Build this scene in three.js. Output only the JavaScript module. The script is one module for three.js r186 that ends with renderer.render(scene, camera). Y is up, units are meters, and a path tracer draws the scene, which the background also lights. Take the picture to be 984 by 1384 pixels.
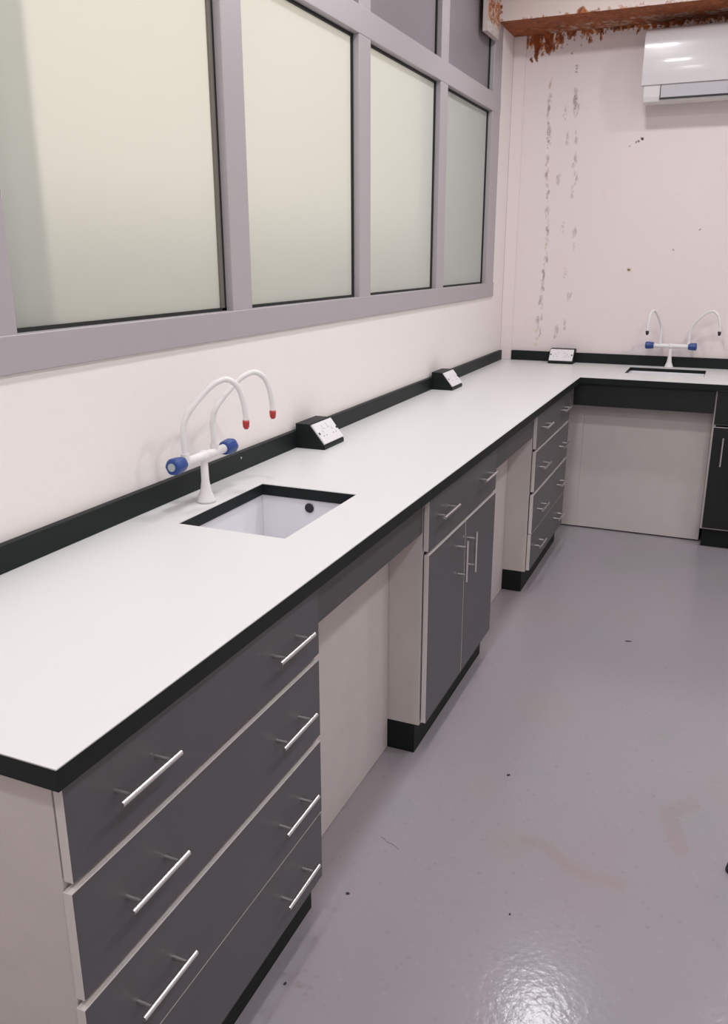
import * as THREE from 'three';
import { RoundedBoxGeometry } from 'three/addons/geometries/RoundedBoxGeometry.js';
import { RectAreaLightUniformsLib } from 'three/addons/lights/RectAreaLightUniformsLib.js';
import { mergeGeometries } from 'three/addons/utils/BufferGeometryUtils.js';

// ---------- camera, sky, exposure ----------
const scene = new THREE.Scene();
const camera = new THREE.PerspectiveCamera(2 * Math.atan(692 / 1136.26) * 180 / Math.PI, 984 / 1384, 0.05, 60);
camera.position.set(1.3734, 1.5401, 0.7125);
camera.rotation.order = 'YXZ';
camera.rotation.set(-0.29565, 0.4071, -0.00121);
scene.background = new THREE.Color().setRGB(1.29, 1.14, 0.975);      // pale hazy sky outside the windows
const renderer = new THREE.WebGLRenderer({ antialias: true });
renderer.toneMapping = THREE.LinearToneMapping;
renderer.toneMappingExposure = 1.0;
renderer.shadowMap.enabled = true;
RectAreaLightUniformsLib.init();
const LAMP = 96;                                                   // luminance of the ceiling downlights
const LAMP_SPOTS = [[0.74, -3.45], [0.74, -2.05], [0.74, -0.65], [0.74, 0.95], [2.0, -3.45], [2.0, -2.05], [2.0, -0.65], [2.0, 0.95]];

// ---------- main sizes (metres) ----------
const TOP = 0.9, D = 0.629, XF = 0.614, XS = 0.594, XK = 0.579, XP = 0.487;
const ZI = -4.029, ZW = -4.711, ZP = -4.15, ROOM_X = 3.3, ROOM_Z = 2.4, CEIL = 3.05;

// ---------- helpers ----------
let seed = 7;
const rnd = () => { seed = (seed * 16807) % 2147483647; return seed / 2147483647; };
const taken = new Map();
function numbered(n) { const k = taken.get(n) || 0; taken.set(n, k + 1); return k ? `${n}_${String(k).padStart(3, '0')}` : n; }
function tag(o, label, category, group) { o.userData.label = label; o.userData.category = category; if (group) o.userData.group = group; return o; }
function mesh(name, geo, mat, parent) {
  const m = new THREE.Mesh(geo, mat); m.castShadow = m.receiveShadow = true;
  if (parent) { m.name = name; parent.add(m); } else { m.name = numbered(name); scene.add(m); }
  return m;
}
function thing(name, label, category, pos = [0, 0, 0], group) {
  const g = new THREE.Group(); g.name = numbered(name); g.position.set(...pos); scene.add(g);
  return tag(g, label, category, group);
}
function struct(name, geo, mat, label) {
  let o;
  if (geo) o = mesh(name, geo, mat); else { o = new THREE.Group(); o.name = name; scene.add(o); }
  o.userData.kind = 'structure'; if (label) o.userData.label = label;
  return o;
}
// box from its limits, with a small rounded edge; uv in metres
function box(x0, x1, y0, y1, z0, z1, r = 0.0012) {
  const w = Math.abs(x1 - x0), h = Math.abs(y1 - y0), d = Math.abs(z1 - z0);
  r = Math.min(r, w / 2.1, h / 2.1, d / 2.1);
  const g = r > 0 ? new RoundedBoxGeometry(w, h, d, 1, r) : new THREE.BoxGeometry(w, h, d);
  g.translate((x0 + x1) / 2, (y0 + y1) / 2, (z0 + z1) / 2);
  return metreUV(g);
}
function metreUV(g) {
  const p = g.attributes.position, n = g.attributes.normal, uv = new Float32Array(p.count * 2);
  for (let i = 0; i < p.count; i++) {
    const ax = Math.abs(n.getX(i)), ay = Math.abs(n.getY(i)), az = Math.abs(n.getZ(i));
    let u, v;
    if (ax >= ay && ax >= az) { u = p.getZ(i); v = p.getY(i); } else if (ay >= az) { u = p.getX(i); v = p.getZ(i); } else { u = p.getX(i); v = p.getY(i); }
    uv[2 * i] = u; uv[2 * i + 1] = v;
  }
  g.setAttribute('uv', new THREE.BufferAttribute(uv, 2));
  return g;
}
function rod(a, b, r, seg = 14) {
  const A = new THREE.Vector3(...a), B = new THREE.Vector3(...b), l = A.distanceTo(B);
  const g = new THREE.CylinderGeometry(r, r, l, seg);
  g.applyQuaternion(new THREE.Quaternion().setFromUnitVectors(new THREE.Vector3(0, 1, 0), B.clone().sub(A).normalize()));
  g.translate((A.x + B.x) / 2, (A.y + B.y) / 2, (A.z + B.z) / 2);
  return g;
}
const merge = (...g) => mergeGeometries(g.map((x) => (x.index ? x.toNonIndexed() : x)));

// ---------- textures ----------
function noiseTexture(size, cells, lo, hi, tint) {     // tileable layered value noise
  const data = new Uint8Array(size * size * 4), layers = cells.map((c) => { const a = []; for (let i = 0; i < c * c; i++) a.push(rnd()); return a; });
  for (let y = 0; y < size; y++) for (let x = 0; x < size; x++) {
    let s = 0, wsum = 0;
    cells.forEach((c, k) => {
      const fx = x / size * c, fy = y / size * c, ix = Math.floor(fx), iy = Math.floor(fy), tx = fx - ix, ty = fy - iy;
      const sx = tx * tx * (3 - 2 * tx), sy = ty * ty * (3 - 2 * ty), L = layers[k], g = (i, j) => L[(j % c) * c + (i % c)];
      const w = 1 / (k + 1);
      s += w * ((g(ix, iy) * (1 - sx) + g(ix + 1, iy) * sx) * (1 - sy) + (g(ix, iy + 1) * (1 - sx) + g(ix + 1, iy + 1) * sx) * sy); wsum += w;
    });
    const v = lo + (hi - lo) * (s / wsum), i = (y * size + x) * 4;
    data[i] = v * (tint ? tint[0] : 1); data[i + 1] = v * (tint ? tint[1] : 1); data[i + 2] = v * (tint ? tint[2] : 1); data[i + 3] = 255;
  }
  const t = new THREE.DataTexture(data, size, size); t.wrapS = t.wrapT = THREE.RepeatWrapping; t.magFilter = THREE.LinearFilter; t.minFilter = THREE.LinearMipmapLinearFilter; t.generateMipmaps = true; t.needsUpdate = true;
  return t;
}
function canvasTexture(w, h, draw) {
  const c = document.createElement('canvas'); c.width = w; c.height = h; draw(c.getContext('2d'), w, h);
  const t = new THREE.CanvasTexture(c); t.colorSpace = THREE.SRGBColorSpace; t.magFilter = THREE.LinearFilter; return t;
}
const plasterBump = noiseTexture(512, [24, 60, 128], 60, 200); plasterBump.repeat.set(1.6, 1.6);
const fineNoise = noiseTexture(256, [10, 40, 110], 246, 255); fineNoise.colorSpace = THREE.SRGBColorSpace; fineNoise.repeat.set(2, 2);
const floorBump = noiseTexture(512, [60, 128, 256], 40, 220);

// ---------- materials ----------
const rgb = (r, g, b) => new THREE.Color().setRGB(r, g, b);
const std = (o) => new THREE.MeshStandardMaterial(o);
const M = {
  wall: std({ color: rgb(0.87, 0.815, 0.795), roughness: 0.85, bumpMap: plasterBump, bumpScale: 0.0012 }),
  backPlaster: std({ color: rgb(0.835, 0.742, 0.742), roughness: 0.85, bumpMap: plasterBump, bumpScale: 0.0012 }),
  ceiling: std({ color: rgb(0.82, 0.80, 0.78), roughness: 0.9 }),
  laminate: new THREE.MeshPhysicalMaterial({ color: rgb(0.745, 0.745, 0.735), roughness: 0.34 }),
  black: new THREE.MeshPhysicalMaterial({ color: rgb(0.010, 0.014, 0.014), roughness: 0.5, specularIntensity: 0.45 }),
  plinth: new THREE.MeshPhysicalMaterial({ color: rgb(0.009, 0.013, 0.012), roughness: 0.55, specularIntensity: 0.45 }),
  grey: std({ color: rgb(0.101, 0.099, 0.107), roughness: 0.42, map: fineNoise }),
  blackBoard: new THREE.MeshPhysicalMaterial({ color: rgb(0.017, 0.018, 0.019), roughness: 0.5, specularIntensity: 0.6 }),
  greyApron: std({ color: rgb(0.083, 0.079, 0.083), roughness: 0.45, map: fineNoise }),
  board: std({ color: rgb(0.68, 0.625, 0.605), roughness: 0.55, map: fineNoise }),
  banding: std({ color: rgb(0.70, 0.66, 0.64), roughness: 0.45 }),
  steel: std({ color: rgb(0.78, 0.75, 0.74), roughness: 0.28, metalness: 1 }),
  frame: std({ color: rgb(0.44, 0.405, 0.425), roughness: 0.45, metalness: 0.15 }),
  gasket: std({ color: rgb(0.012, 0.014, 0.014), roughness: 0.7 }),
  glass: new THREE.MeshPhysicalMaterial({ color: rgb(0.91, 0.93, 0.885), roughness: 1, transmission: 0.8, thickness: 0 }),
  glassBack: new THREE.MeshPhysicalMaterial({ color: rgb(0.52, 0.53, 0.52), roughness: 1, transmission: 0.7, thickness: 0 }),
  sashEdge: std({ color: rgb(0.16, 0.15, 0.125), roughness: 0.6 }),
  panel: std({ color: rgb(0.235, 0.212, 0.232), roughness: 0.4 }),
  ceramic: std({ color: rgb(0.85, 0.84, 0.88), roughness: 0.22 }),
  tapWhite: std({ color: rgb(0.82, 0.80, 0.79), roughness: 0.3 }),
  blue: std({ color: rgb(0.018, 0.06, 0.25), roughness: 0.38 }),
  blueGrey: std({ color: rgb(0.42, 0.48, 0.47), roughness: 0.4 }),
  red: std({ color: rgb(0.45, 0.035, 0.035), roughness: 0.4 }),
  darkTip: std({ color: rgb(0.03, 0.018, 0.018), roughness: 0.5 }),
  plate: std({ color: rgb(0.80, 0.78, 0.80), roughness: 0.35 }),
  dark: std({ color: rgb(0.02, 0.02, 0.025), roughness: 0.6 }),
  mauve: std({ color: rgb(0.42, 0.38, 0.44), roughness: 0.5 }),
  acWhite: new THREE.MeshPhysicalMaterial({ color: rgb(0.68, 0.64, 0.65), roughness: 0.25, clearcoat: 0.6, clearcoatRoughness: 0.05 }),
  acGrey: std({ color: rgb(0.52, 0.50, 0.53), roughness: 0.4 }),
  acBody: std({ color: rgb(0.70, 0.67, 0.66), roughness: 0.4 }),
  outside: std({ color: rgb(0.20, 0.28, 0.26), roughness: 0.9 }),
  outsideGround: std({ color: rgb(0.30, 0.31, 0.28), roughness: 0.9 }),
  outsideWing: std({ color: rgb(0.40, 0.44, 0.42), roughness: 0.9 }),
};

// ---------- floor ----------
const FW = ROOM_X, FL = ROOM_Z - ZW;
const floorMap = canvasTexture(1024, 2048, (c, w, h) => {
  const X = (x) => x / FW * w, Z = (z) => (z - ZW) / FL * h, S = w / FW;
  c.fillStyle = 'rgb(156,150,156)'; c.fillRect(0, 0, w, h);
  for (let i = 0; i < 260; i++) {        // slightly pink and slightly green cloudy patches of the coating
    const x = rnd() * w, y = rnd() * h, r = (0.05 + rnd() * 0.16) * S, k = rnd();
    const g = c.createRadialGradient(x, y, 0, x, y, r), col = k < 0.45 ? '160,144,153' : k < 0.8 ? '144,148,148' : '156,149,143';
    g.addColorStop(0, `rgba(${col},0.35)`); g.addColorStop(1, `rgba(${col},0)`);
    c.fillStyle = g; c.fillRect(x - r, y - r, 2 * r, 2 * r);
  }
  for (let i = 0; i < 9000; i++) { c.fillStyle = rnd() < 0.5 ? 'rgba(128,122,128,0.25)' : 'rgba(172,168,172,0.22)'; const q = 1 + rnd() * 2; c.fillRect(rnd() * w, rnd() * h, q, q); }
  // brownish scuff marks
  c.lineCap = 'round';
  const scuff = (pts, lw, col) => { c.strokeStyle = col; c.lineWidth = lw * S; c.beginPath(); pts.forEach(([x, z], i) => (i ? c.lineTo(X(x), Z(z)) : c.moveTo(X(x), Z(z)))); c.stroke(); };
  for (let k = 0; k < 6; k++) { const o = k * 0.006; scuff([[1.0, -1.27 + o], [1.06, -1.27 + o], [1.12, -1.22 + o], [1.2, -1.19 + o], [1.27, -1.2 + o]], 0.03, 'rgba(150,132,124,0.07)'); scuff([[1.42, -1.62 + o], [1.36, -1.55 + o], [1.4, -1.4 + o]], 0.05, 'rgba(146,132,122,0.05)'); }
  for (const [x, z, r] of [[1.03, -0.84, 0.022], [0.66, -0.6, 0.03], [0.69, -0.57, 0.02], [0.9, -0.95, 0.015]]) for (let k = 0; k < 14; k++) { c.fillStyle = 'rgba(120,112,108,0.16)'; c.beginPath(); c.ellipse(X(x + (rnd() - 0.5) * r * 1.6), Z(z + (rnd() - 0.5) * r * 1.6), r * S * 0.35 * rnd(), r * S * 0.3 * rnd(), 0, 0, 7); c.fill(); }
});
{
  const g = new THREE.BoxGeometry(FW + 0.3, 0.12, FL + 0.3); g.translate(FW / 2, -0.06, (ROOM_Z + ZW) / 2);
  const p = g.attributes.position, uv = g.attributes.uv;
  for (let i = 0; i < p.count; i++) uv.setXY(i, p.getX(i) / FW, 1 - (p.getZ(i) - ZW) / FL);
  const fb = floorBump.clone(); fb.repeat.set(FW * 1.5, FL * 1.5); fb.needsUpdate = true;
  struct('floor', g, new THREE.MeshPhysicalMaterial({ map: floorMap, roughness: 0.17, bumpMap: fb, bumpScale: 0.00045, specularIntensity: 0.7 }), 'grey coated floor with fine speckle');
}

// ---------- walls and ceiling ----------
const WZ0 = -0.53, WZ1 = -4.435, WY0 = 1.305, WY1 = 2.93;          // opening of the window in the left wall
{
  const wl = struct('wall_left', null, null, 'pinkish white plaster wall with the long window');
  mesh('wall_below_window', box(-0.2, 0, -0.1, WY0, ZW - 0.2, ROOM_Z + 0.2, 0), M.wall, wl);
  mesh('wall_above_window', box(-0.2, 0, WY1, CEIL + 0.1, ZW - 0.2, ROOM_Z + 0.2, 0), M.wall, wl);
  mesh('wall_beside_window', box(-0.2, 0, WY0, WY1, ZW - 0.2, WZ1, 0), M.wall, wl);
  mesh('wall_beside_window', box(-0.2, 0, WY0, WY1, WZ0, ROOM_Z + 0.2, 0), M.wall, wl);
}
// rust and flaking paint: drawn in metres on the back wall (x 0..1.5, y 0.85..3.05)
const RUST = ['150,72,28', '176,92,42', '128,60,28', '190,116,66', '104,54,32'];
function blot(c, x, y, r, col, a, n = 9) {
  for (let k = 0; k < n; k++) { c.fillStyle = `rgba(${col},${a * (0.5 + rnd() * 0.5)})`; c.beginPath(); c.ellipse(x + (rnd() - 0.5) * r * 1.5, y + (rnd() - 0.5) * r * 1.5, r * (0.25 + rnd() * 0.5), r * (0.2 + rnd() * 0.5), rnd() * 3, 0, 7); c.fill(); }
}
function fleck(c, x, y, r, col, a, n) {            // upright flakes of loose paint, uneven in size
  for (let k = 0; k < n; k++) { const q = r * (0.12 + rnd() * rnd() * 0.55); c.fillStyle = `rgba(${col},${a * (0.3 + rnd() * 0.7)})`; c.beginPath(); c.ellipse(x + (rnd() - 0.5) * r * 1.3, y + (rnd() - 0.5) * r * 4.2, q, q * (1 + rnd() * 2.4), (rnd() - 0.5) * 0.5, 0, 7); c.fill(); }
}
const WX = 1.5, WYA = 0.85, WYB = 3.05;
const backMap = canvasTexture(1024, 1502, (c, w, h) => {
  const S = w / WX, X = (x) => x * S, Y = (y) => h - (y - WYA) * S;
  c.fillStyle = 'rgb(239,227,227)'; c.fillRect(0, 0, w, h);
  for (let i = 0; i < 500; i++) { const k = rnd(); c.fillStyle = k < 0.5 ? 'rgba(228,213,213,0.05)' : 'rgba(242,234,228,0.05)'; c.beginPath(); c.ellipse(8 + rnd() * (w - 16), rnd() * h, 5 + rnd() * 30, 5 + rnd() * 40, 0, 0, 7); c.fill(); }
  // rusted and blistered band under the beam
  for (let i = 0; i < 380; i++) { const x = rnd() * 1.4, fall = rnd() * rnd() * (x < 0.3 ? 0.06 : 0.022); if (x > 0.3 && rnd() < 0.5) continue; (x < 0.3 || rnd() < 0.3 ? fleck : blot)(c, X(x), Y(2.768 - fall * 0.8), 5 + rnd() * 8, RUST[Math.floor(rnd() * 5)], 0.7, 6); }
  for (let i = 0; i < 40; i++) { const x = 0.08 + rnd() * 0.2; blot(c, X(x), Y(2.742 - rnd() * 0.03), 4 + rnd() * 6, RUST[Math.floor(rnd() * 5)], 0.6, 5); }
  for (const [x, y, r] of [[0.205, 2.735, 16], [0.225, 2.728, 14], [0.19, 2.72, 12], [0.14, 2.725, 12], [0.135, 2.70, 10], [0.145, 2.685, 10], [0.155, 2.70, 9], [0.13, 2.665, 9], [0.135, 2.65, 6], [0.21, 2.712, 13], [0.23, 2.71, 9], [0.205, 2.695, 8], [0.17, 2.685, 8], [0.185, 2.70, 8], [0.44, 2.745, 12], [0.78, 2.745, 12], [0.5, 2.735, 9], [0.85, 2.74, 10]]) { fleck(c, X(x), Y(y), r * 1.1, RUST[Math.floor(rnd() * 3)], 0.9, 16); fleck(c, X(x), Y(y), r, '92,48,30', 0.5, 4); }
  for (const [x, y] of [[0.105, 2.645], [0.108, 2.63], [0.136, 2.645], [0.138, 2.63], [0.1, 2.64]]) blot(c, X(x), Y(y), 5, '96,58,40', 0.75, 7);
  for (const [x, y] of [[0.16, 2.715], [0.17, 2.695], [0.235, 2.74], [0.175, 2.735], [0.46, 2.755], [0.15, 2.74], [0.24, 2.72]]) fleck(c, X(x), Y(y), 7, '244,228,210', 0.95, 6);   // bare flakes
  for (const [x, y] of [[0.06, 2.70], [0.075, 2.702], [0.31, 2.70], [0.385, 2.735], [0.39, 2.69], [0.34, 2.65], [0.35, 2.72], [0.28, 2.69], [0.42, 2.72]]) blot(c, X(x), Y(y), 4, '110,92,88', 0.5, 6);
  // two columns of flaking running down the wall
  const colA = [[0.231, 2.511], [0.223, 2.398], [0.225, 2.359], [0.23, 2.271], [0.233, 2.227], [0.236, 2.171], [0.235, 2.075], [0.236, 2.002], [0.239, 1.95], [0.251, 1.886], [0.25, 1.794], [0.258, 1.7], [0.257, 1.593], [0.263, 1.521], [0.25, 1.461], [0.25, 1.425], [0.251, 1.352], [0.243, 1.278], [0.255, 1.178], [0.229, 1.146], [0.248, 1.078]];
  colA.forEach(([x, y], i) => {
    fleck(c, X(x), Y(y), 8, i % 6 === 0 ? '182,164,136' : '164,148,146', 0.6, 9);
    const n = colA[i + 1]; if (n) for (let k = 0; k < 7; k++) { const t = rnd(); fleck(c, X(x + (n[0] - x) * t + (rnd() - 0.5) * 0.012), Y(y + (n[1] - y) * t), 5 + rnd() * 5, k % 3 ? '196,180,179' : '247,240,237', 0.45, 5); }
  });
  for (const [x, y] of [[0.377, 2.436], [0.38, 2.404], [0.38, 2.372], [0.38, 2.385], [0.322, 2.337], [0.392, 2.344], [0.339, 2.21], [0.396, 2.207], [0.393, 2.08], [0.412, 1.979], [0.31, 1.982], [0.394, 1.906], [0.347, 1.705], [0.422, 1.674], [0.422, 1.592], [0.383, 1.444], [0.418, 1.293], [0.398, 1.133], [0.35, 1.081]]) fleck(c, X(x), Y(y), 11, '178,162,162', 0.42, 9);
  for (const y of [2.41, 2.39, 2.375, 2.365]) blot(c, X(0.38), Y(y), 5, '150,134,132', 0.5, 7);
  for (const y of [2.29, 2.26, 2.23, 2.19]) blot(c, X(0.233), Y(y), 4, '178,162,160', 0.5, 6);
  for (const y of [2.555, 2.57, 2.585]) blot(c, X(0.372), Y(y), 5, '160,144,142', 0.5, 7);
  blot(c, X(0.77), Y(2.177), 5, '70,58,56', 0.9, 9); blot(c, X(0.752), Y(2.168), 3.5, '96,84,80', 0.8, 7); blot(c, X(0.739), Y(2.163), 4, '110,96,92', 0.7, 7); blot(c, X(0.703), Y(2.145), 4, '170,156,150', 0.6, 6);
  blot(c, X(0.759), Y(1.458), 8, '206,192,150', 0.6, 8); blot(c, X(0.759), Y(1.458), 4.5, '110,90,70', 0.8, 8);
  blot(c, X(1.132), Y(1.683), 4, '130,110,108', 0.8, 7); blot(c, X(0.999), Y(1.571), 4, '176,158,150', 0.7, 7);
  for (const [x, y] of [[0.23, 1.08], [0.235, 1.04], [0.225, 1.0]]) blot(c, X(x), Y(y), 9, '216,200,176', 0.4, 8);
});
{
  const g = new THREE.BoxGeometry(ROOM_X + 0.4, CEIL + 0.2, 0.2); g.translate(ROOM_X / 2, CEIL / 2, ZW - 0.1);
  const p = g.attributes.position, uv = g.attributes.uv;
  for (let i = 0; i < p.count; i++) uv.setXY(i, p.getX(i) / WX, (p.getY(i) - WYA) / (WYB - WYA));
  const pb = plasterBump.clone(); pb.repeat.set(WX * 1.6, (WYB - WYA) * 1.6); pb.needsUpdate = true;
  struct('wall_back', g, std({ map: backMap, color: rgb(0.97, 0.97, 0.97), roughness: 0.85, bumpMap: pb, bumpScale: 0.0012 }), 'pinkish white back wall with rust and flaking paint');
  struct('wall_right', box(ROOM_X, ROOM_X + 0.2, -0.1, CEIL + 0.1, ZW - 0.2, ROOM_Z + 0.2, 0), M.wall);
  struct('wall_front', box(-0.2, ROOM_X + 0.2, -0.1, CEIL + 0.1, ROOM_Z, ROOM_Z + 0.2, 0), M.wall);
  struct('ceiling', box(-0.2, ROOM_X + 0.2, CEIL, CEIL + 0.2, ZW - 0.2, ROOM_Z + 0.2, 0), M.ceiling);
}
// beam across the back wall with a rusted underside (own texture: x along, v = underside depth then front height)
const BZ = -4.34, BY = 2.765;
const beamMap = canvasTexture(1024, 512, (c, w, h) => {           // u: x 0..1.5 m, v: 0..0.371 underside, then front
  const S = w / 1.5, X = (x) => x * S, V = (v) => h - v * S;
  c.fillStyle = 'rgb(238,222,216)'; c.fillRect(0, 0, w, h);
  c.fillStyle = 'rgb(150,84,48)'; c.fillRect(0, V(0.368), w, 0.368 * S);
  for (let i = 0; i < 1700; i++) blot(c, rnd() * w, V(rnd() * 0.366), 4 + rnd() * 12, RUST[Math.floor(rnd() * 5)], 0.4, 3);
  for (let i = 0; i < 150; i++) blot(c, X(0.2 + rnd() * 1.25), V(rnd() * 0.16), 8 + rnd() * 14, '186,168,158', 0.5, 4);
  for (let i = 0; i < 40; i++) blot(c, X(rnd() * 1.45), V(rnd() * 0.3), 8 + rnd() * 10, '96,70,58', 0.4, 4);
  for (let i = 0; i < 34; i++) blot(c, X(0.42 + rnd() * 0.06), V(0.25 + rnd() * 0.15), 6 + rnd() * 8, RUST[i % 5], 0.6, 5);
  for (let i = 0; i < 16; i++) blot(c, X(rnd() * 1.5), V(0.372 + rnd() * 0.012), 4 + rnd() * 4, RUST[i % 5], 0.35, 3);
  for (let i = 0; i < 26; i++) blot(c, X(rnd() * 0.012), V(0.37 + rnd() * 0.3), 4 + rnd() * 4, RUST[i % 5], 0.7, 4);
});
{
  const g = new THREE.BoxGeometry(ROOM_X, CEIL - BY, BZ - ZW); g.translate(ROOM_X / 2, (CEIL + BY) / 2, (BZ + ZW) / 2);
  const p = g.attributes.position, n = g.attributes.normal, uv = g.attributes.uv;
  for (let i = 0; i < p.count; i++) { const v = Math.abs(n.getY(i)) > 0.5 ? p.getZ(i) - ZW : 0.371 + (p.getY(i) - BY); uv.setXY(i, p.getX(i) / 1.5, v / 0.75); }
  struct('trim_1', g, std({ map: beamMap, color: rgb(0.95, 0.95, 0.95), roughness: 0.85 }), 'boxed beam along the top of the back wall with rusted underside');
}
// corner boxing of a pipe
struct('trim_2', box(0.0, 0.075, TOP, BY, ZW, ZW + 0.012, 0.004), M.backPlaster, 'narrow plastered pipe boxing in the corner of the room');
// rusted stub on the left wall next to the beam
const stubMap = canvasTexture(256, 512, (c, w, h) => {
  c.fillStyle = 'rgb(196,184,180)'; c.fillRect(0, 0, w, h);
  for (let i = 0; i < 420; i++) blot(c, rnd() * w, h * (rnd() * 0.86), 8 + rnd() * 16, RUST[Math.floor(rnd() * 5)], 0.5, 4);
  for (let i = 0; i < 40; i++) blot(c, rnd() * w, h * (0.8 + rnd() * 0.2), 8 + rnd() * 12, '168,160,150', 0.5, 4);
});
{
  const g = box(0, 0.03, 2.655, CEIL, -4.03, -4.25, 0.002), p = g.attributes.position, n = g.attributes.normal, uv = g.attributes.uv;
  for (let i = 0; i < p.count; i++) { const side = Math.abs(n.getX(i)) > 0.5; uv.setXY(i, side ? (-4.03 - p.getZ(i)) / 0.22 : 0.5, side ? (p.getY(i) - 2.655) / 0.4 : 0.02); }
  struct('trim_3', g, std({ map: stubMap, roughness: 0.9 }), 'rust stained casing at the top right corner of the window');
}

// ---------- window ----------
const MULL = [[-0.53, -0.64], [-1.485, -1.595], [-2.42, -2.53], [-3.363, -3.47], [-4.272, -4.435]];
const SILL_T = 1.385, TR0 = 2.312, TR1 = 2.405, HEAD0 = 2.86;
{
  const w = struct('window_1', null, null, 'long grey aluminium window with frosted panes and grey upper panels');
  const X0 = -0.045, X1 = 0.006;
  for (const [a, b] of MULL) mesh('mullion', box(X0, X1, WY0, WY1, a, b, 0.003), M.frame, w);
  mesh('sill_rail', box(X0, X1 + 0.004, WY0, SILL_T, MULL[0][0], MULL[4][1], 0.003), M.frame, w);
  mesh('transom', box(X0, X1 + 0.002, TR0, TR1, MULL[0][0], MULL[4][1], 0.003), M.frame, w);
  mesh('head_rail', box(X0, X1 + 0.002, HEAD0, WY1, MULL[0][0], MULL[4][1], 0.003), M.frame, w);
  for (let i = 0; i < 4; i++) {
    const za = MULL[i][1], zb = MULL[i + 1][0], t = 0.009, xg = -0.026;
    const ring = (y0, y1) => merge(box(xg - 0.004, xg + 0.008, y0, y1, zb, zb + t, 0), box(xg - 0.004, xg + 0.008, y0, y1, za, za - t, 0), box(xg - 0.004, xg + 0.008, y0, y0 + t, za, zb, 0), box(xg - 0.004, xg + 0.008, y1 - t, y1, za, zb, 0));
    const pane = mesh('frosted_pane', new THREE.PlaneGeometry(za - zb, TR0 - SILL_T).rotateY(Math.PI / 2).translate(xg, (TR0 + SILL_T) / 2, (za + zb) / 2), M.glass, w);
    mesh('gasket', ring(SILL_T, TR0), M.gasket, pane);
    const up = mesh('upper_panel', box(xg - 0.012, xg, TR1, HEAD0, za, zb, 0.001), M.panel, w);
    mesh('gasket', ring(TR1, HEAD0), M.gasket, up);
  }
  // edge of the second sliding sash showing through the near pane
  mesh('overlapping_pane', new THREE.PlaneGeometry(0.15, TR0 - SILL_T).rotateY(Math.PI / 2).translate(-0.04, (TR0 + SILL_T) / 2, MULL[0][1] - 0.07), M.glassBack, w);
  mesh('sash_edge', box(-0.03, -0.018, SILL_T, TR0, MULL[1][0] + 0.009, MULL[1][0] + 0.024, 0.001), M.sashEdge, w);
}

// ---------- outside the window: ground, plus two walls added to shade the panes ----------
struct('wall_added_parapet', box(-0.5, -0.38, -0.3, 1.64, -8, 3, 0.01), M.outside, 'unseen green grey parapet outside, added to darken the foot of the frosted panes');  // added blocker: its height sets the darker lower part of the panes
struct('wall_added_wing', box(-2.6, -0.31, -0.3, 4.5, -4.75, -3.14, 0.01), M.outsideWing, 'unseen wing wall outside, added to cut the light on the far panes');  // added blocker, never seen itself; keeps skylight off the far panes
struct('floor_outside', box(-9, -0.21, -0.4, -0.3, -9, 6, 0), M.outsideGround, 'ground outside the window');

// ---------- worktop ----------
const SINK1 = [0.152, 0.455, -0.945, -1.365], SINK2 = [0.83, 1.256, -4.3, -4.6];      // x0 x1 z0 z1
function topShape(inset = 0) {
  const s = new THREE.Shape(), e = inset;                          // shape in (x, -z)
  s.moveTo(0, 0 + e); s.lineTo(D - e, 0 + e); s.lineTo(D - e, -ZI + e); s.lineTo(2.6, -ZI + e); s.lineTo(2.6, -ZW); s.lineTo(0, -ZW); s.closePath();
  for (const [x0, x1, z0, z1] of [SINK1, SINK2]) { const h = new THREE.Path(); h.moveTo(x0, -z0); h.lineTo(x0, -z1); h.lineTo(x1, -z1); h.lineTo(x1, -z0); h.closePath(); s.holes.push(h); }
  return s;
}
{
  const t = thing('worktop', 'long white laminate worktop with black edge, running round the corner', 'worktop');
  const flat = (shape, y0, h) => metreUV(new THREE.ExtrudeGeometry(shape, { depth: h, bevelEnabled: false }).rotateX(-Math.PI / 2).translate(0, y0, 0));
  mesh('laminate_surface', flat(topShape(0.001), TOP - 0.002, 0.002), M.laminate, t);
  const e = mesh('edge_band', flat(topShape(), TOP - 0.034, 0.032), M.black, t); e.userData.label = 'black edge band';
}
// upstands
const b1 = mesh('upstand', box(0.0, 0.02, TOP, TOP + 0.06, 0.9, -4.672, 0.0015), M.black); tag(b1, 'long black upstand strip along the wall under the window', 'upstand', 'black upstands behind the worktop');
mesh('screw_cap', new THREE.SphereGeometry(0.0035, 10, 8).scale(0.4, 1, 1).translate(0.0203, TOP + 0.043, -1.467), M.blueGrey, b1);
const b2 = mesh('upstand', box(0.078, 2.6, TOP, TOP + 0.06, ZW, ZW + 0.02, 0.0015), M.black); tag(b2, 'black upstand strip along the back wall under the air conditioner', 'upstand', 'black upstands behind the worktop');

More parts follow.
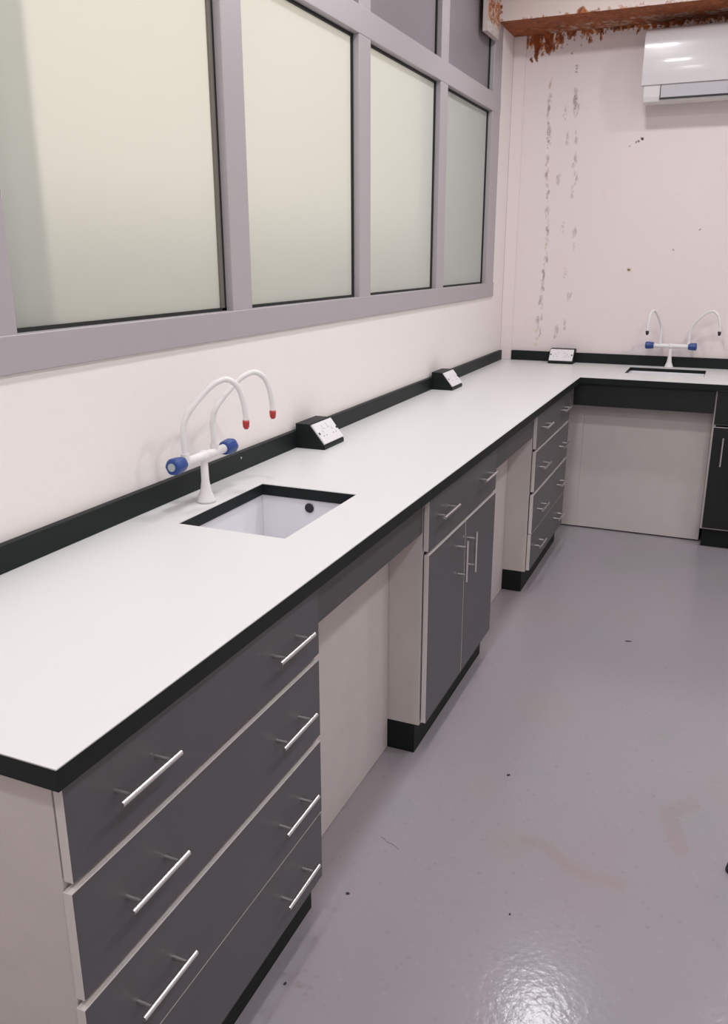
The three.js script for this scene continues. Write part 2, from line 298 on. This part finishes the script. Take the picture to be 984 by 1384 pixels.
// ---------- sinks ----------
function sink(label, [x0, x1, z0, z1], holeAt, holeAxis, raised = 0) {
  const t = thing('sink', label, 'sink', [(x0 + x1) / 2, TOP - 0.034 - 0.14, (z0 + z1) / 2], 'white undermounted sinks');
  const k = 0.008, gap = raised ? -2 * k - 0.002 : 0.012, w = x1 - x0 + gap, d = z0 - z1 + gap, h = 0.14 + raised;
  const bowl = merge(box(-w / 2, w / 2, 0, k, -d / 2, d / 2, 0.002), box(-w / 2 - k, -w / 2, 0, h, -d / 2 - k, d / 2 + k, 0.002), box(w / 2, w / 2 + k, 0, h, -d / 2 - k, d / 2 + k, 0.002), box(-w / 2, w / 2, 0, h, -d / 2 - k, -d / 2, 0.002), box(-w / 2, w / 2, 0, h, d / 2, d / 2 + k, 0.002));
  mesh('bowl', bowl, M.ceramic, t);
  const hole = mesh('overflow_hole', merge(new THREE.CylinderGeometry(0.012, 0.012, 0.004, 20).rotateX(Math.PI / 2), new THREE.TorusGeometry(0.0125, 0.0018, 8, 24).translate(0, 0, 0.002)), M.dark, t);
  if (holeAxis === 'z') hole.position.set(holeAt, 0.115, -d / 2 + 0.001); else { hole.rotation.y = -Math.PI / 2; hole.position.set(w / 2 - 0.001, 0.115, holeAt); }
  const dr = mesh('drain', merge(new THREE.CylinderGeometry(0.03, 0.03, 0.003, 28), new THREE.TorusGeometry(0.03, 0.003, 8, 28).rotateX(Math.PI / 2)), M.steel, t); dr.position.set(0, k + 0.001, 0);
  return t;
}
sink('white sink in the worktop in front of the near tap', SINK1, 0.0, 'z');
sink('narrow looking sink in the far worktop by the back wall', SINK2, 0.0, 'x', 0.013);

// ---------- laboratory taps ----------
function tap(label, pos, turn, spouts, tipMat) {                    // local: bar along x, front = +z
  const t = thing('laboratory_tap', label, 'tap', pos, 'white taps with blue knobs'); t.rotation.y = turn;
  const prof = [[0, 0], [0.026, 0], [0.026, 0.006], [0.021, 0.016], [0.0145, 0.034], [0.011, 0.06], [0.0095, 0.12], [0, 0.12]].map(([r, y]) => new THREE.Vector2(r, y));
  mesh('stem', new THREE.LatheGeometry(prof, 28), M.tapWhite, t);
  const bar = mesh('cross_bar', merge(rod([-0.105, 0.128, 0], [0.105, 0.128, 0], 0.0125, 20), new THREE.SphereGeometry(0.017, 18, 12).translate(0, 0.127, 0)), M.tapWhite, t);
  for (const s of [-1, 1]) {
    const shape = [[0, 0], [0.0175, 0], [0.0195, 0.004], [0.0215, 0.02], [0.0225, 0.038], [0.021, 0.045], [0.016, 0.047], [0, 0.047]].map(([r, y]) => new THREE.Vector2(r, y));
    const g = new THREE.LatheGeometry(shape, 36), p = g.attributes.position;
    for (let i = 0; i < p.count; i++) { const x = p.getX(i), z = p.getZ(i), f = 1 - 0.055 * (0.5 + 0.5 * Math.cos(6 * Math.atan2(z, x))); p.setX(i, x * f); p.setZ(i, z * f); }
    g.computeVertexNormals(); g.rotateZ(-s * Math.PI / 2); g.translate(s * 0.097, 0.128, 0);
    const k = mesh('knob', g, M.blue, t);
    mesh('knob_cap', rod([s * 0.143, 0.128, 0], [s * 0.1465, 0.128, 0], 0.0105, 20), M.blueGrey, k);
  }
  for (const [bx, dx, dz] of spouts) {
    const P = (k, y) => new THREE.Vector3(bx + dx * k, y, dz * k);
    const curve = new THREE.CatmullRomCurve3([P(0, 0.13), P(0, 0.165), P(0.0, 0.215), P(0.05, 0.245), P(0.3, 0.295), P(0.52, 0.326), P(0.72, 0.335), P(0.88, 0.316), P(0.97, 0.275), P(1, 0.235), P(1, 0.222)], false, 'centripetal');
    const sp = mesh('spout', merge(new THREE.TubeGeometry(curve, 60, 0.0078, 12), rod([bx, 0.13, 0], [bx, 0.152, 0], 0.0115, 16)), M.tapWhite, t);
    mesh('nozzle_cap', new THREE.LatheGeometry([[0, 0], [0.005, 0], [0.0085, 0.006], [0.0095, 0.018], [0.0085, 0.024], [0, 0.024]].map(([r, y]) => new THREE.Vector2(r, y)), 18).translate(bx + dx, 0.2, dz), tipMat, sp);
  }
  return t;
}
// bar of the near tap lies along the wall: local x = world -z
tap('white tap with blue knobs and red nozzle caps behind the near sink', [0.108, TOP, -1.138], Math.PI / 2, [[-0.085, 0.135, 0.105], [0.052, 0.155, 0.098]], M.red);
tap('white tap with dark blue knobs at the back wall sink', [1.044, TOP, -4.643], 0, [[-0.062, -0.065, 0.15], [0.098, 0.16, 0.05]], M.darkTip);

// ---------- socket boxes ----------
function socketBox(label, pos, turn, w = 0.155) {                   // local: x along the wall, +z out of the wall
  const t = thing('socket_box', label, 'socket box', pos, 'black socket boxes on the worktop'); t.rotation.y = turn;
  const s = new THREE.Shape(); s.moveTo(0, 0); s.lineTo(0.108, 0); s.lineTo(0.108, 0.012); s.lineTo(0.05, 0.084); s.lineTo(0, 0.084); s.closePath();
  mesh('housing', new THREE.ExtrudeGeometry(s, { depth: w - 0.003, bevelEnabled: true, bevelSize: 0.0015, bevelThickness: 0.0015, bevelSegments: 1 }).rotateY(-Math.PI / 2).translate(w / 2 - 0.0015, 0, 0), M.black, t);
  const holder = new THREE.Matrix4(), a = Math.atan2(0.058, 0.072);      // tilt of the sloping face
  const put = (g) => { holder.makeRotationX(-a); g.applyMatrix4(holder); g.translate(0, 0.0478 + 0.001, 0.079 + 0.0015); return g; };
  const plate = mesh('socket_plate', put(box(-w / 2 + 0.004, w / 2 - 0.004, -0.041, 0.041, -0.002, 0.006, 0.002)), M.plate, t);
  for (const sx of [-1, 1]) {
    mesh('plate_screw', put(rod([sx * (w / 2 - 0.012), 0, 0.004], [sx * (w / 2 - 0.012), 0, 0.0072], 0.0048, 12)), M.dark, plate);
    mesh('switch_rocker', put(box(sx * 0.018 - 0.007, sx * 0.018 + 0.007, 0.012, 0.03, 0.005, 0.0095, 0.002)), M.plate, plate);
    for (const [ox, oy, w2, h2] of [[0, 0.004, 0.004, 0.009], [-0.011, -0.013, 0.0085, 0.004], [0.011, -0.013, 0.0085, 0.004]]) mesh('socket_slot', put(box(sx * 0.036 + ox - w2 / 2, sx * 0.036 + ox + w2 / 2, oy - h2 / 2, oy + h2 / 2, 0.0045, 0.0066, 0.0004)), M.mauve, plate);
  }
  return t;
}
socketBox('black sloping socket box with white plate right of the near tap', [0.018, TOP, -1.915], Math.PI / 2, 0.16);
socketBox('black sloping socket box on the long worktop nearest the room corner', [0.018, TOP, -3.37], Math.PI / 2, 0.165);
socketBox('black socket box against the back wall, left of the far sink', [0.412, TOP, ZW + 0.018], 0, 0.152);

// ---------- cabinets ----------
// built in a local frame: x = along the run, y up, z = out of the front; then turned. front boards lie at z = 0..-0.018
function handleGeo(a, b, z0) {                                      // bar from a to b, standing off the board
  const A = new THREE.Vector3(a[0], a[1], z0 + 0.03), B = new THREE.Vector3(b[0], b[1], z0 + 0.03), u = B.clone().sub(A).normalize().multiplyScalar(0.024);
  const p = A.clone().add(u), q = B.clone().sub(u);
  return merge(rod(A.toArray(), B.toArray(), 0.0048, 14), rod([p.x, p.y, z0], p.toArray(), 0.004, 10), rod([q.x, q.y, z0], q.toArray(), 0.004, 10));
}
function frontBoard(cab, kind, x0, x1, y0, y1, proud, handles, face = M.grey) {
  const f = mesh(kind, box(x0, x1, y0, y1, -0.0165 + proud, proud - 0.001, 0.0008), M.banding, cab);
  mesh('face_laminate', box(x0 + 0.0015, x1 - 0.0015, y0 + 0.0012, y1 - 0.0012, proud - 0.002, proud, 0.0003), face, f);
  for (const [a, b] of handles) mesh('handle', handleGeo(a, b, proud), M.steel, f);
  return f;
}
function carcass(cab, W, depth, plinthL = 0, plinthR = 0) {          // front edge of the carcass at z = -0.02
  const zf = -0.02, zb = -0.02 - depth;
  mesh('side_panel', box(0, 0.018, 0.103, 0.866, zb, zf), M.board, cab);
  mesh('side_panel', box(W - 0.018, W, 0.103, 0.866, zb, zf), M.board, cab);
  mesh('bottom_panel', box(0.018, W - 0.018, 0.103, 0.121, zb, zf), M.board, cab);
  mesh('back_panel', box(0.018, W - 0.018, 0.121, 0.866, zb, zb + 0.012), M.board, cab);
  mesh('plinth', box(plinthL, W - plinthR, 0, 0.103, zb, -0.035), M.plinth, cab);
}
function drawerCabinet(label, pos, turn, W, shifts) {
  const c = thing('drawer_cabinet', label, 'cabinet', pos, 'grey base cabinets'); c.rotation.y = turn;
  carcass(c, W, 0.56);
  const rows = [[0.699, 0.864], [0.497, 0.686], [0.295, 0.482], [0.112, 0.291]];
  const hy = [0.786, 0.597, 0.392, 0.208];
  rows.forEach(([y0, y1], i) => frontBoard(c, 'drawer', 0.0 + shifts[i], W - 0.002 + shifts[i] * 0.5, y0, y1, [0, 0.001, 0.0015, 0][i], [[[0.078, hy[i]], [0.223, hy[i]]], [[0.552, hy[i]], [0.698, hy[i]]]]));
  return c;
}
// long run: local x = world -z, so turn = +90 degrees
const T = Math.PI / 2;
drawerCabinet('near grey drawer cabinet at the open end of the worktop', [XF, 0, -0.02], T, 0.78, [0, -0.006, -0.009, -0.009]);
drawerCabinet('far grey drawer cabinet next to the room corner', [XF, 0, -3.02], T, 0.82, [0, 0.003, 0.0, 0.003]);
{
  const W = 0.775, c = thing('door_cabinet', 'grey cabinet with one wide drawer over two doors, in mid run', 'cabinet', [XF, 0, -1.535], 'grey base cabinets'); c.rotation.y = T;
  carcass(c, W, 0.56);
  frontBoard(c, 'drawer', 0, W, 0.694, 0.864, 0, [[[0.056, 0.789], [0.208, 0.789]], [[0.518, 0.789], [0.666, 0.789]]]);
  frontBoard(c, 'door', 0.005, 0.384, 0.113, 0.681, 0.001, [[[0.308, 0.492], [0.308, 0.637]]]);
  frontBoard(c, 'door', 0.389, W, 0.113, 0.681, 0.001, [[[0.416, 0.490], [0.416, 0.635]]]);
}
{
  const W = 0.78, c = thing('door_cabinet', 'dark cabinet under the back worktop at the right edge', 'cabinet', [1.328, 0, ZI - 0.016], 'grey base cabinets');
  carcass(c, W, 0.56, 0.012);
  frontBoard(c, 'drawer', 0.006, W, 0.684, 0.864, 0, [[[0.12, 0.785], [0.27, 0.785]], [[0.5, 0.785], [0.65, 0.785]]], M.blackBoard);
  frontBoard(c, 'door', 0.008, 0.388, 0.113, 0.672, 0, [[[0.062, 0.468], [0.062, 0.622]]], M.blackBoard);
  frontBoard(c, 'door', 0.392, W, 0.113, 0.672, 0, [[[0.42, 0.468], [0.42, 0.622]]], M.blackBoard);
}
// aprons under the worktop in the knee spaces
function apron(label, g, m = M.greyApron) { tag(mesh('apron_board', g, m), label, 'apron board', 'grey apron boards under the worktop'); }
apron('grey apron board between near drawers and door cabinet', box(XS - 0.018, XS, 0.752, 0.866, -0.802, -1.533));
apron('grey apron board between the door cabinet and far drawers', box(XS - 0.018, XS, 0.752, 0.866, -2.312, -3.018));
apron('dark apron board under the back worktop below the far sink', box(0.597, 1.326, 0.742, 0.866, ZI - 0.033, ZI - 0.015), M.blackBoard);
// knee space back panels
function knee(label, g) { tag(mesh('knee_panel', g, M.board), label, 'panel', 'pale panels closing the knee spaces'); }
knee('pale knee space panel between near drawers and door cabinet', box(XP - 0.016, XP, 0.002, 0.866, -0.802, -1.533));
knee('narrow looking pale panel between door cabinet and far drawers', box(XP - 0.016, XP, 0.002, 0.866, -2.312, -3.018));
knee('wide pale panel under the back worktop below the far sink', box(0.648, 1.326, 0.008, 0.866, ZP - 0.016, ZP));
knee('slim pale corner panel beside the far drawer cabinet', box(0.45, 0.6475, 0.008, 0.866, ZP - 0.013, ZP + 0.003));

// ---------- air conditioner ----------
{
  const AW = 0.86, ac = thing('air_conditioner', 'white wall mounted air conditioner high on the back wall', 'air conditioner', [0.762, 2.335, ZW]);
  const prism = (pts, x0, x1, bev = 0.006) => { const s = new THREE.Shape(); pts.forEach(([z, y], i) => (i ? s.lineTo(z, y) : s.moveTo(z, y))); s.closePath(); return new THREE.ExtrudeGeometry(s, { depth: x1 - x0 - 2 * bev, bevelEnabled: true, bevelSize: bev, bevelThickness: bev, bevelSegments: 3 }).rotateY(-Math.PI / 2).translate(x1 - bev, 0, 0); };
  mesh('body', prism([[0.006, 0.02], [0.13, 0.008], [0.178, 0.012], [0.184, 0.03], [0.186, 0.095], [0.18, 0.3], [0.15, 0.35], [0.1, 0.368], [0.006, 0.368]], 0.012, AW - 0.012), M.acBody, ac);
  const fp = []; const cv = new THREE.CatmullRomCurve3([[0.2, 0.09], [0.204, 0.16], [0.203, 0.24], [0.197, 0.3], [0.18, 0.342], [0.14, 0.368]].map(([z, y]) => new THREE.Vector3(z, y, 0)));
  const pts = cv.getPoints(28); for (const p of pts) fp.push([p.x, p.y]); for (const p of pts.slice().reverse()) fp.push([p.x - 0.012, p.y - 0.003]);
  mesh('front_panel', prism(fp, 0, AW, 0.0025), M.acWhite, ac);
  const lv = mesh('louver', prism([[0.19, 0.022], [0.196, 0.024], [0.2, 0.08], [0.194, 0.082]], 0.105, AW - 0.1, 0.0015), M.acGrey, ac);
  mesh('louver_gap', merge(box(0.1, 0.1035, 0.014, 0.086, 0.17, 0.193, 0), box(0.1, AW - 0.1, 0.014, 0.019, 0.17, 0.194, 0)), M.dark, lv);
}

// ---------- little things on the floor ----------
function flake(label, x, z, l, w, turn) {
  const s = new THREE.Shape(); const n = 9; for (let i = 0; i < n; i++) { const a = i / n * Math.PI * 2, k = 0.7 + rnd() * 0.5; const px = Math.cos(a) * l / 2 * k, py = Math.sin(a) * w / 2 * k; if (i) s.lineTo(px, py); else s.moveTo(px, py); } s.closePath();
  const m = mesh('debris_flake', new THREE.ExtrudeGeometry(s, { depth: 0.002, bevelEnabled: false }).rotateX(-Math.PI / 2).rotateY(turn), M.dark); m.position.set(x, 0.0004, z);
  tag(m, label, 'debris', 'dark flakes lying on the floor');
}
flake('dark sliver on the floor in front of the back worktop', 1.119, -2.66, 0.03, 0.008, 0.3);
flake('dark flake on the open floor before the door cabinet', 0.891, -1.534, 0.012, 0.007, 0.8);
flake('dark flake on the floor by the near drawer cabinet', 0.642, -0.877, 0.011, 0.008, 0.2);
flake('tiny dark flake on the floor at the bottom left of floor', 0.628, -0.572, 0.008, 0.006, 1.2);
flake('tiny dark flake near the shiny spot on the floor', 1.035, -0.97, 0.006, 0.004, 1.2);
{
  const c = new THREE.CatmullRomCurve3([[0.637, -1.112], [0.65, -1.108], [0.662, -1.098], [0.68, -1.096], [0.703, -1.082]].map(([x, z]) => new THREE.Vector3(x, 0.0012, z)));
  tag(mesh('thread', new THREE.TubeGeometry(c, 24, 0.0011, 6), M.mauve), 'short grey thread lying on the floor by the knee space', 'thread');
  const s = mesh('rubber_stopper', new THREE.LatheGeometry([[0, 0], [0.018, 0], [0.02, 0.004], [0.015, 0.03], [0.012, 0.033], [0, 0.033]].map(([r, y]) => new THREE.Vector2(r, y)), 24), M.dark); s.position.set(1.535, 0, -1.346);
  tag(s, 'small black rubber stopper on the floor at the right edge', 'stopper');
}

// ---------- ceiling downlights ----------
const lampGlow = std({ color: rgb(0.9, 0.9, 0.9), emissive: rgb(0.99, 0.985, 1), emissiveIntensity: 12, roughness: 0.6 });
LAMP_SPOTS.forEach(([x, z], i) => {
  const side = i < 4 ? 'above the worktop side' : 'above the open floor', which = ['first', 'second', 'third', 'fourth'][i % 4];
  const t = thing('ceiling_downlight', `round white ceiling downlight ${side}, ${which} from the back wall`, 'light', [x, CEIL, z], 'round ceiling downlights');
  mesh('rim', new THREE.LatheGeometry([[0.1, 0], [0.122, 0], [0.12, -0.006], [0.104, -0.009], [0.1, -0.004]].map(([r, y]) => new THREE.Vector2(r, y)), 40), M.acWhite, t);
  mesh('lamp_diffuser', new THREE.CylinderGeometry(0.101, 0.101, 0.004, 40).translate(0, -0.003, 0), lampGlow, t);
  const l = new THREE.RectAreaLight(rgb(0.99, 0.985, 1.0), LAMP, 0.18, 0.18); l.position.set(0, -0.012, 0); l.rotation.x = -Math.PI / 2; t.add(l);
});

renderer.render(scene, camera);
